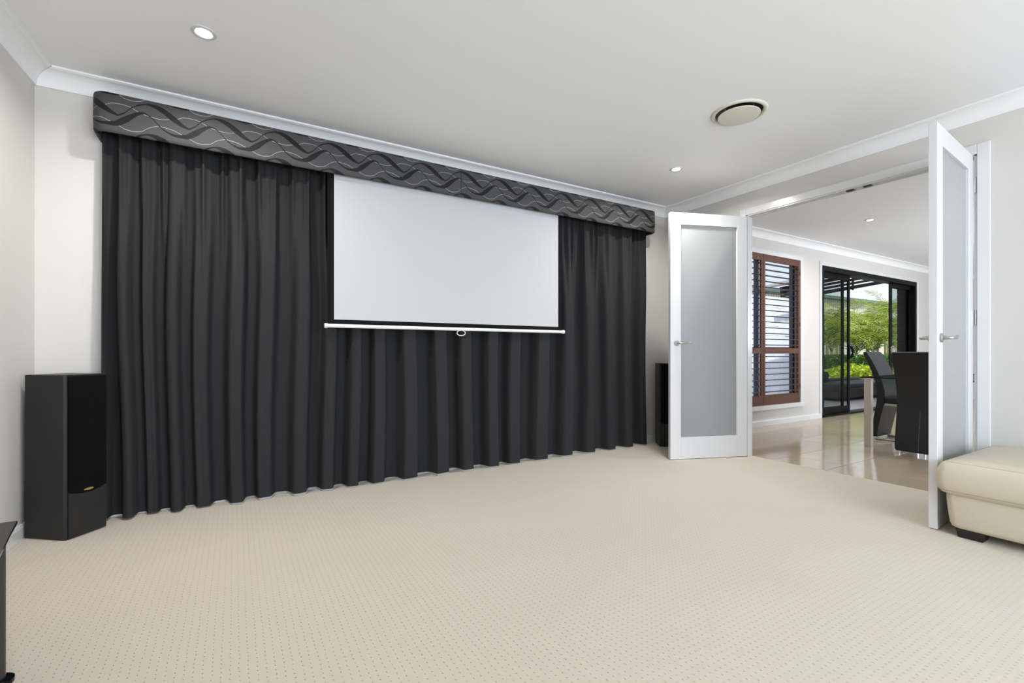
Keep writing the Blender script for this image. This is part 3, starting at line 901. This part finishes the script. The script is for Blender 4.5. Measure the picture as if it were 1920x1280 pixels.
# ------------------------------------------------------------------ cream leather ottoman
def ottoman():
    x0, x1, y0, y1 = 3.365, 4.235, 0.10, 1.034
    o = empty('leather_ottoman', ((x0 + x1) / 2, (y0 + y1) / 2, 0))
    tag(o, 'cream leather ottoman with padded top and black feet beside the door', 'ottoman')
    hx, hy = (x1 - x0) / 2, (y1 - y0) / 2
    def loop(inset, z, rc, bulge=0.0, n=8, m=10):
        rx, ry = hx - inset, hy - inset
        rc = max(0.004, min(rc, rx, ry))
        pts = []
        for q, (sx, sy) in enumerate(((1, 1), (-1, 1), (-1, -1), (1, -1))):
            for k in range(n + 1):
                a = q * PI / 2 + k / n * PI / 2
                pts.append((sx * (rx - rc) + rc * math.cos(a), sy * (ry - rc) + rc * math.sin(a)))
            nx_, ny_ = ((-1, 1), (-1, -1), (1, -1), (1, 1))[q]
            ex = pts[-1]
            a = (q + 1) * PI / 2
            st = (nx_ * (rx - rc) + rc * math.cos(a), ny_ * (ry - rc) + rc * math.sin(a))
            for k in range(1, m):
                pts.append((ex[0] + (st[0] - ex[0]) * k / m, ex[1] + (st[1] - ex[1]) * k / m))
        out = []
        for x, y in pts:
            w_ = (1 - abs(x / hx) ** 2.5) * (1 - abs(y / hy) ** 2.5)
            out.append(Vector((x, y, z + 0.6 * bulge * max(0, w_) ** 0.5)))
        return out
    def loft(name, prof, material, cap_top=True):
        bm = new()
        rings = [[bm.verts.new(p) for p in loop(*q)] for q in prof]
        n = len(rings[0])
        for A, B in zip(rings, rings[1:]):
            for k in range(n): bm.faces.new((A[k], A[(k + 1) % n], B[(k + 1) % n], B[k]))
        bm.faces.new(rings[0][::-1]); bm.faces.new(rings[-1])
        return obj(name, bm, material, o, smooth=True)
    loft('base', [(0.09, 0.047, 0.035), (0.058, 0.048, 0.035), (0.047, 0.056, 0.04), (0.041, 0.075, 0.04), (0.034, 0.14, 0.04), (0.030, 0.20, 0.04), (0.029, 0.262, 0.04), (0.09, 0.264, 0.04)], 'leather_cream')
    cush = loft('seat_cushion', [(0.10, 0.226, 0.04), (0.054, 0.227, 0.04), (0.032, 0.231, 0.045), (0.012, 0.242, 0.05), (0.0, 0.258, 0.05), (-0.007, 0.282, 0.055), (-0.010, 0.320, 0.055), (-0.007, 0.355, 0.055), (0.002, 0.385, 0.055), (0.014, 0.402, 0.05), (0.026, 0.4105, 0.045), (0.032, 0.4115, 0.045), (0.046, 0.416, 0.045, 0.004), (0.090, 0.423, 0.045, 0.012), (0.16, 0.427, 0.04, 0.02), (0.24, 0.428, 0.04, 0.026), (0.33, 0.428, 0.03, 0.030), (0.42, 0.428, 0.01, 0.032)], 'leather_cream')
    for nm, ins, z, r_ in (('top_seam', 0.0285, 0.4108, 0.0015), ('lower_seam', -0.0005, 0.259, 0.0013)):
        bm = new(); tube(bm, loop(ins, z, 0.047), r_, 6, closed=True)
        obj(nm, bm, 'stitch', cush, smooth=True)
    bm = new()
    tube(bm, [(hx - 0.10 - 0.02 * math.sin(PI * k / 12), -hy + 0.07 + (2 * hy - 0.14) * k / 12, 0.4225 + 0.012 * math.sin(PI * k / 12)) for k in range(13)], 0.004, 6)
    obj('top_piping', bm, 'leather_piping', cush, smooth=True)
    for sx in (-1, 1):
        for sy in (-1, 1):
            bm = new()
            V = box(bm, -0.055, 0.055, -0.06, 0.06, 0, 0.060)
            for v in V:
                if v.co.z < 0.01: v.co.x *= 0.82; v.co.y *= 0.82
                v.co += Vector((sx * (hx - 0.108), sy * (hy - 0.128), 0))
            obj('foot', bm, 'black_wood', o)
ottoman()

# ------------------------------------------------------------------ ceiling fittings
def downlight(x, y, label, group, watts=LAMP_W, rad=0.046):
    o = empty('ceiling_downlight', (x, y, H))
    tag(o, label, 'light', group)
    bm = new(); lathe(bm, [(rad * 0.72, 0.001), (rad * 0.75, -0.002), (rad - 0.004, -0.006), (rad + 0.004, -0.007), (rad + 0.011, -0.003), (rad + 0.012, 0.001), (rad - 0.006, 0.001)], 32)
    obj('trim_ring', bm, 'lamp_ring', o, smooth=40)
    bm = new(); lathe(bm, [(0.0005, -0.0065), (rad * 0.4, -0.006), (rad * 0.66, -0.0045), (rad * 0.74, -0.001)], 28)
    obj('lens', bm, 'lamp_lens', o, smooth=True)
    d = bpy.data.lights.new('lamp', 'AREA')
    d.shape = 'DISK'; d.size = rad * 1.7; d.energy = watts; d.color = (1.0, 0.965, 0.915); d.spread = math.radians(160)
    l = bpy.data.objects.new('lamp', d); C.objects.link(l); l.parent = o; l.location = (0, 0, -0.012)
downlight(-0.137, 2.881, 'lit round downlight in the ceiling above the curtain beside the side wall', 'recessed downlights')
downlight(3.423, 2.861, 'lit round downlight in the ceiling near the open glazed door', 'recessed downlights')
downlight(6.82, 2.724, 'lit round downlight in the dining room ceiling', 'recessed downlights')

def vent():
    o = empty('ceiling_vent', (VX, VY, H))
    tag(o, 'round cream air conditioning diffuser in the white ceiling', 'vent')
    R_ = 0.178
    bm = new(); lathe(bm, [(R_ - 0.030, 0.0), (R_ - 0.024, -0.010), (R_ - 0.010, -0.012), (R_, -0.004), (R_ + 0.001, 0.0005)], 56)
    obj('outer_ring', bm, 'vent_plastic', o, smooth=True)
    bm = new(); lathe(bm, [(VR - 0.001, 0.0), (VR - 0.001, 0.40), (0.0005, 0.40)], 56)
    obj('duct', bm, 'duct_metal', o, smooth=40)
    bm = new(); lathe(bm, [(0.0005, -0.026), (0.122, -0.026), (0.132, -0.024), (0.134, -0.020), (0.120, -0.018), (0.0005, -0.018)], 56)
    obj('disc', bm, 'vent_plastic', o, smooth=40)
    for a in (0.6, 2.7, 4.8):
        bm = new(); tube(bm, [(0.10 * math.cos(a), 0.10 * math.sin(a), -0.019), (0.10 * math.cos(a), 0.10 * math.sin(a), 0.04), (0.148 * math.cos(a), 0.148 * math.sin(a), 0.045)], 0.006, 8)
        obj('spacer', bm, 'duct_metal', o)
vent()

# ------------------------------------------------------------------ dining table and chairs
def table():
    x0, x1, y0, y1 = 5.825, 7.70, 1.42, 2.418
    o = empty('dining_table', ((x0 + x1) / 2, (y0 + y1) / 2, 0))
    tag(o, 'glass topped dining table on square steel legs', 'table')
    hx, hy = (x1 - x0) / 2, (y1 - y0) / 2
    part_box('table_top', o, 'table_glass', -hx, hx, -hy, hy, 0.738, 0.750, r=0.003)['label'] = 'dark tinted glass top'
    bm = new(); tube(bm, [(-hx, -hy, 0.744), (hx, -hy, 0.744), (hx, hy, 0.744), (-hx, hy, 0.744)], 0.0062, 6, closed=True)
    obj('glass_edge', bm, 'black_glass', o)
    for sx in (-1, 1):
        for sy in (-1, 1):
            cx_, cy_ = sx * (hx - 0.055), sy * (hy - 0.055)
            lg = part_box('leg', o, 'table_steel', cx_ - 0.031, cx_ + 0.031, cy_ - 0.031, cy_ + 0.031, 0, 0.728, r=0.002, seg=1)
            part_box('leg_cap', lg, 'chrome', cx_ - 0.034, cx_ + 0.034, cy_ - 0.034, cy_ + 0.034, 0.728, 0.739)
table()
def chair(loc, rz, label):
    """local +y is the way the sitter faces; origin on the floor under the back"""
    o = empty('dining_chair', loc, rz)
    tag(o, label, 'chair', 'black leather dining chairs')
    W_ = 0.190
    ctr = [(0.030, -0.045), (0.10, -0.038), (0.22, -0.018), (0.36, 0.008), (0.46, 0.022), (0.56, 0.022), (0.68, 0.000), (0.80, -0.040), (0.92, -0.092), (1.005, -0.135)]
    th = [0.055, 0.060, 0.066, 0.072, 0.075, 0.072, 0.066, 0.060, 0.054, 0.044]
    front = [(y + t / 2, z) for (z, y), t in zip(ctr, th)]
    back = [(y - t / 2, z) for (z, y), t in zip(ctr, th)]
    outline = back + [(ctr[-1][1] - 0.017, 1.0135), (ctr[-1][1], 1.0175), (ctr[-1][1] + 0.017, 1.0135)] + front[::-1]
    bm = new(); prism(bm, outline, 'x', -W_, W_)
    ed = [e for e in bm.edges if abs(abs(e.verts[0].co.x) - W_) < 1e-5 and abs(e.verts[0].co.x - e.verts[1].co.x) < 1e-5]
    bmesh.ops.bevel(bm, geom=ed, offset=0.010, segments=2, affect='EDGES')
    back_ = obj('backrest', bm, 'leather_black', o, smooth=40)
    bm = new(); rbox(bm, -W_ + 0.004, W_ - 0.004, 0.045, 0.455, 0.425, 0.498, r=0.022, seg=3)
    obj('seat', bm, 'leather_black', o, smooth=True)
    bm = new(); rbox(bm, -W_ + 0.015, W_ - 0.015, 0.05, 0.44, 0.398, 0.426, r=0.003, seg=1)
    obj('seat_frame', bm, 'table_steel', o)
    pts = []
    for zz, yy, t in ((0.045, -0.045 - 0.0285, 0), (0.20, -0.022 - 0.033, 0), (0.33, 0.002 - 0.0358, 0), (0.44, 0.0195 - 0.0378, 0)):
        pts.append((0.0, yy, zz))
    bm = new(); tube(bm, pts, 0.0022, 6); obj('seam', bm, 'stitch_grey', back_)
    for s in (-1, 1):
        bm = new(); tube(bm, [(s * 0.165, -0.045, 0.035), (s * 0.165, -0.045, 0.0)], 0.011, 10); obj('foot', bm, 'chrome', o, smooth=40)
        bm = new(); tube(bm, [(s * 0.165, -0.045, 0.011), (s * 0.165, 0.40, 0.011), (s * 0.165, 0.415, 0.02), (s * 0.165, 0.418, 0.04), (s * 0.165, 0.418, 0.40)], 0.011, 10)
        obj('runner', bm, 'chrome', o, smooth=40)
    bm = new(); tube(bm, [(-0.165, 0.41, 0.013), (0.165, 0.41, 0.013)], 0.009, 10); obj('cross_bar', bm, 'chrome', o, smooth=40)
    return o
chair((5.790, 1.885, 0), -PI / 2, 'black leather dining chair with its back to the double doors')
chair((6.605, 2.482, 0), PI, 'black leather dining chair showing its seat, beside the steel table leg')

# ------------------------------------------------------------------ outside: patio, pergola, sofa
bm = new(); box(bm, 2.0, 24, YB + 0.15, 7.4, -0.2, -0.04)
struct(obj('floor_patio', bm, 'patio_paving'), 'grey paved patio outside the sliding door')
bm = new(); box(bm, -10, 60, 7.4, 40, -0.3, -0.10)
struct(obj('ground', bm, 'lawn'), 'garden bed and lawn behind the patio')

def pix(x, y, Y):
    """point in the vertical plane at distance Y seen at photo pixel (x, y)"""
    u, v = (x - 960) / FPX, (659 - y) / FPX
    dx, dy = math.sin(TH) + u * math.cos(TH), math.cos(TH) - u * math.sin(TH)
    t_ = Y / dy
    return Vector((dx * t_, Y, EYE + v * t_))

pg = empty('pergola', (12.0, 6.4, 0)); tag(pg, 'dark timber pergola roof over the patio', 'pergola')
def beam(name, a, b, t_, h_, material='pergola_timber'):
    a, b = Vector(a), Vector(b)
    d = (b - a)
    L_ = d.length
    q = d.to_track_quat('X', 'Z').to_matrix().to_4x4()
    bm = new(); box(bm, 0, L_, -t_ / 2, t_ / 2, -h_ / 2, h_ / 2, Matrix.Translation(a - Vector((12.0, 6.4, 0))) @ q)
    return obj(name, bm, material, pg)
def sloped(py_l, py_r, Y, thick, h_):
    A = pix(1546, py_l, Y); B = pix(1700, py_r, Y)
    d = B - A
    beam('beam', A - d * 0.4, B + d * 0.5, thick, h_)
sloped(548.0, 520.5, 6.40, 0.05, 0.095)
sloped(540.3, 513.0, 5.95, 0.04, 0.058)
sloped(533.8, 506.5, 5.50, 0.04, 0.055)
sloped(526.8, 499.0, 5.05, 0.05, 0.070)
A, B = pix(1540, 523.5, 5.0), pix(1640, 507, 5.0)
bm = new()
V = [bm.verts.new(p - Vector((12.0, 6.4, 0))) for p in (A - (B - A), B, B + Vector((0, -1.05, 0.12)), A - (B - A) + Vector((0, -1.05, 0.12)))]
f = bm.faces.new(V)
r = bmesh.ops.extrude_face_region(bm, geom=[f])
for e in r['geom']:
    if isinstance(e, bmesh.types.BMVert): e.co.z += 0.04
obj('roof_panel', bm, 'soffit', pg)
beam('rafter', pix(1599, 542, 6.42), pix(1599, 515, 4.9), 0.05, 0.06)
for px_ in (1735, 1500):
    q = pix(px_, 659, 6.4)
    b0, b1 = pix(1546, 548.0, 6.40), pix(1700, 520.5, 6.40)
    beam('post', (q.x, 6.4, -0.04), (q.x, 6.4, b0.z + (b1.z - b0.z) * (q.x - b0.x) / (b1.x - b0.x)), 0.09, 0.09)

# dark brick pier beside the sliding door
bp = empty('brick_pier', (SDX1 + 0.14, YB + 0.22, 0)); tag(bp, 'dark brick pier outside the sliding door', 'pier')
part_box('mortar', bp, 'mortar', -0.135, 0.2, -0.065, 0.075, -0.05, 2.6)
for k in range(13):
    part_box('brick', bp, 'dark_brick', -0.142, 0.21, -0.068, 0.082, -0.04 + 0.2 * k, -0.04 + 0.2 * k + 0.188, r=0.004, seg=1)

# pale block wall outside the shuttered window
bw = empty('block_wall', (8.0, 5.75, 0)); tag(bw, 'pale painted block wall outside the shuttered window', 'wall')
part_box('core', bw, 'pale_block', -4.0, 2.65, 0.012, 0.19, -0.05, 2.2)
blk = None
for r_ in range(11):
    for k in range(-1, 17):
        x0_ = -4.0 + 0.4 * k + (0.2 if r_ % 2 else 0)
        if x0_ < -4.01 or x0_ + 0.4 > 2.7: continue
        if blk is None:
            bm = new(); rbox(bm, 0.003, 0.397, 0, 0.02, 0.003, 0.197, r=0.004, seg=1); q = obj('block', bm, 'pale_block', bw); blk = q.data
        else:
            q = bpy.data.objects.new('block', blk); C.objects.link(q); q.parent = bw
        q.location = (x0_, 0, -0.04 + 0.2 * r_)

def sofa():
    a = pix(1540, 659, 5.35); b = pix(1640, 659, 5.35)
    o = empty('outdoor_sofa', ((a.x + b.x) / 2, 5.35, -0.04))
    tag(o, 'dark wicker outdoor sofa on the patio', 'sofa')
    hw = (b.x - a.x) / 2
    bm = new(); rbox(bm, -hw, hw, -0.42, 0.42, 0.05, 0.27, r=0.03)
    sb = obj('base', bm, 'wicker', o)
    bm = new()
    n = int(2 * hw / 0.035)
    for k in range(n):
        x = -hw + 0.02 + k * (2 * hw - 0.04) / n
        box(bm, x, x + 0.018, -0.428, -0.415, 0.06, 0.26)
    q = obj('wicker_strands', bm, 'wicker', sb); q['kind'] = 'stuff'
    for s in (-1, 1):
        bm = new(); rbox(bm, s * hw - 0.09, s * hw + 0.09, -0.42, 0.42, 0.05, 0.37, r=0.035); obj('arm', bm, 'wicker', o)
    bm = new(); rbox(bm, -hw, hw, 0.30, 0.44, 0.05, 0.42, r=0.03); obj('backrest', bm, 'wicker', o)
    for k in range(2):
        bm = new(); rbox(bm, -hw + 0.10 + k * (hw - 0.1), -0.01 + k * (hw - 0.1) + 0.0, -0.40, 0.28, 0.27, 0.36, r=0.03, seg=3)
        obj('seat_cushion', bm, 'cushion_grey', o, smooth=True)
    bm = new(); rbox(bm, -hw + 0.12, -hw + 0.56, 0.10, 0.28, 0.36, 0.60, r=0.04, seg=3); obj('back_cushion', bm, 'cushion_grey', o, smooth=True)
    for sx in (-1, 1):
        for sy in (-1, 1):
            part_box('leg', o, 'black_aluminium', sx * (hw - 0.1) - 0.025, sx * (hw - 0.1) + 0.025, sy * 0.36 - 0.025, sy * 0.36 + 0.025, 0, 0.06)
sofa()

# ------------------------------------------------------------------ garden: neighbour's shed, palms, hedge, shrubs
YF = 12.2
sh = empty('garden_shed', (28.5, YF, 0)); tag(sh, 'pale ribbed metal shed with green gutter behind the palms', 'shed')
part_box('wall', sh, 'pale_fence', -10, 12, 0.03, 0.3, -0.2, 3.72)
rib = None
for k in range(110):
    if rib is None:
        bm = new(); box(bm, -0.06, 0.06, -0.02, 0.03, -0.2, 3.72)
        for v in bm.verts:
            if v.co.y < 0: v.co.x *= 0.6
        q = obj('rib', bm, 'pale_fence', sh); rib = q.data
    else:
        q = bpy.data.objects.new('rib', rib); C.objects.link(q); q.parent = sh
    q.location = (-9.9 + 0.2 * k, 0, 0)
part_box('gutter', sh, 'gutter_green', -10.2, 12.2, -0.18, 0.0, 3.70, 3.86, r=0.02)
bm = new(); prism(bm, [(-0.12, 3.83), (3.0, 4.0), (3.0, 4.06), (-0.12, 3.88)], 'x', -10.2, 12.2); obj('roof', bm, 'gutter_green', sh)

def frond_mesh(length, droop, n=24, leaf=0.55, seed=0):
    rnd = random.Random(seed)
    bm = new()
    pts = []
    ang = math.radians(68)
    p = Vector((0, 0, 0))
    for k in range(n + 1):
        pts.append(p.copy())
        s = k / n
        a = ang - droop * s ** 1.35
        p = p + Vector((math.cos(a), 0, math.sin(a))) * (length / n)
    rad = [0.014 * (1 - 0.8 * k / n) for k in range(n + 1)]
    tube(bm, pts, rad, 5)
    for k in range(3, n + 1):
        s = k / n
        d = (pts[k] - pts[k - 1]).normalized()
        up = Vector((-d.z, 0, d.x))
        ln = leaf * (math.sin(PI * min(1, 0.15 + 0.85 * s)) ** 0.6 + 0.1) * rnd.uniform(0.85, 1.1)
        for sd_ in (-1, 1):
            dirv = (Vector((0, sd_, 0)) * 0.85 + d * 0.55 + up * rnd.uniform(0.0, 0.35)).normalized()
            q = pts[k]
            wv = d * 0.019
            m1 = q + dirv * ln * 0.5 + Vector((0, 0, -0.01))
            tip = q + dirv * ln + Vector((0, 0, -0.32 * ln * rnd.uniform(0.6, 1.4)))
            a_, b_, c_, d_ = [bm.verts.new(x) for x in (q - wv * 0.4, q + wv * 0.4, m1 + wv, m1 - wv)]
            bm.faces.new((a_, b_, c_, d_))
            e_ = bm.verts.new(tip)
            bm.faces.new((d_, c_, e_))
    me = bpy.data.meshes.new('frond')
    bm.to_mesh(me); bm.free()
    me.materials.append(M['palm_leaf'])
    return me
FR = [frond_mesh(2.5, math.radians(115), seed=i + 1, n=28) for i in range(2)] + [frond_mesh(2.2, math.radians(80), seed=9), frond_mesh(2.2, math.radians(150), seed=12)]
def palm(x, y, th_, n, label, seed, nst=2):
    rnd = random.Random(seed)
    o = empty('palm', (x, y, -0.1)); tag(o, label, 'palm tree', 'palms along the shed')
    for s in range(nst):
        ox, oy = (rnd.uniform(-0.22, 0.22), rnd.uniform(-0.2, 0.2)) if s else (0, 0)
        hh = th_ * (1 - 0.28 * s)
        bm = new()
        lx = rnd.uniform(-0.12, 0.12)
        pts = [(ox + lx * (k / 10) ** 2, oy, hh * k / 10) for k in range(11)]
        tube(bm, pts, [0.062 - 0.022 * k / 10 + (0.008 if k % 2 else 0) for k in range(11)], 9)
        obj('trunk', bm, 'palm_trunk', o, smooth=40)
        for k in range(n):
            q = bpy.data.objects.new('frond', rnd.choice(FR)); C.objects.link(q); q.parent = o
            q.location = (ox + lx, oy, hh - 0.05)
            q.rotation_euler = (rnd.uniform(-0.15, 0.15), rnd.uniform(-0.35, 0.30), 2 * PI * (k + rnd.uniform(-0.3, 0.3)) / n + s)
            sc = rnd.uniform(0.75, 1.1); q.scale = (sc, sc, sc)
for px_, Y, th_, lb in ((1552, 9.5, 1.55, 'palm seen through the fixed glass panel of the sliding door'), (1570, 10.0, 1.9, 'palm behind the double stiles of the sliding door'),
                        (1606, 10.3, 1.35, 'low arching palm behind the hedge'), (1628, 10.1, 2.0, 'palm with arching fronds in the middle of the door opening'),
                        (1646, 9.6, 1.35, 'palm with a pale slender trunk above the chair beside the table leg'), (1660, 10.0, 2.75, 'tall palm beside the right sliding panel stile'), (1690, 9.9, 1.7, 'palm beside the brick pier')):
    q = pix(px_, 659, Y)
    palm(q.x, q.y, th_, 8, lb, int(px_))

def leaf_cloud(bm, cx_, cy_, cz_, rx, ry, rz_, n, size, rnd, boxy=False):
    for i in range(n):
        if boxy:
            p = Vector((rnd.uniform(-1, 1), rnd.uniform(-1, 1), rnd.uniform(-1, 1)))
        else:
            while True:
                p = Vector((rnd.uniform(-1, 1), rnd.uniform(-1, 1), rnd.uniform(-1, 1)))
                if 0.3 < p.length < 1: break
        c_ = Vector((cx_ + p.x * rx, cy_ + p.y * ry, cz_ + p.z * rz_))
        a = Vector((rnd.gauss(0, 1), rnd.gauss(0, 1), rnd.gauss(0, 0.6))).normalized()
        b = a.cross(Vector((rnd.gauss(0, 1), rnd.gauss(0, 1), rnd.gauss(0, 1)))).normalized()
        s = size * rnd.uniform(0.7, 1.2)
        V = [bm.verts.new(c_ + q) for q in (-a * s, b * s * 0.42, a * s, -b * s * 0.42)]
        bm.faces.new(V)
rnd = random.Random(3)
q0, q1 = pix(1530, 659, 8.9), pix(1700, 659, 8.9)
hd = empty('hedge', ((q0.x + q1.x) / 2, 8.9, -0.1)); tag(hd, 'clipped dark green hedge in front of the palms', 'hedge')
hw = (q1.x - q0.x) / 2
bm = new(); leaf_cloud(bm, 0, 0, 0.50, hw, 0.28, 0.50, 20000, 0.05, rnd, True)
o = obj('leaves', bm, 'hedge_leaf', hd, recalc=False); o['kind'] = 'stuff'
bm = new(); box(bm, -hw + 0.15, hw - 0.15, -0.15, 0.15, 0.0, 0.85); obj('inner_branches', bm, 'hedge_core', hd)
shrub_px = (1552, 1573, 1593, 1612, 1633, 1656)
for i, (px_, top, lb) in enumerate(((1552, 0.50, 'yellow-green shrub behind the wicker sofa cushion'), (1573, 0.55, 'yellow-green shrub behind the stile of the sliding door'), (1593, 0.66, 'bright yellow-green shrub beside the door handle'), (1612, 0.60, 'bright yellow-green shrub above the dining table corner'), (1633, 0.56, 'yellow-green shrub behind the black chair showing its seat'), (1656, 0.62, 'yellow-green shrub between the two dining chairs'))):
    q = pix(px_, 659, 8.05)
    rad_ = 0.5 * min(abs(pix(p, 659, 8.05).x - q.x) for p in shrub_px if p != px_) - 0.02
    o = empty('shrub', (q.x, q.y, -0.1)); tag(o, lb, 'shrub', 'yellow-green shrubs')
    bm = new(); leaf_cloud(bm, 0, 0, top * 0.58, rad_, 0.34, top * 0.52, 620, 0.068, rnd)
    k_ = obj('leaves', bm, 'shrub_leaf', o, recalc=False); k_['kind'] = 'stuff'
    for k in range(4):
        a = rnd.uniform(0, 2 * PI)
        bm = new(); tube(bm, [(0, 0, 0), (0.15 * math.cos(a), 0.1 * math.sin(a), top * 0.4), (0.5 * rad_ * math.cos(a), 0.2 * math.sin(a), top * 0.8)], [0.014, 0.010, 0.005], 5)
        obj('branch', bm, 'twig', o)
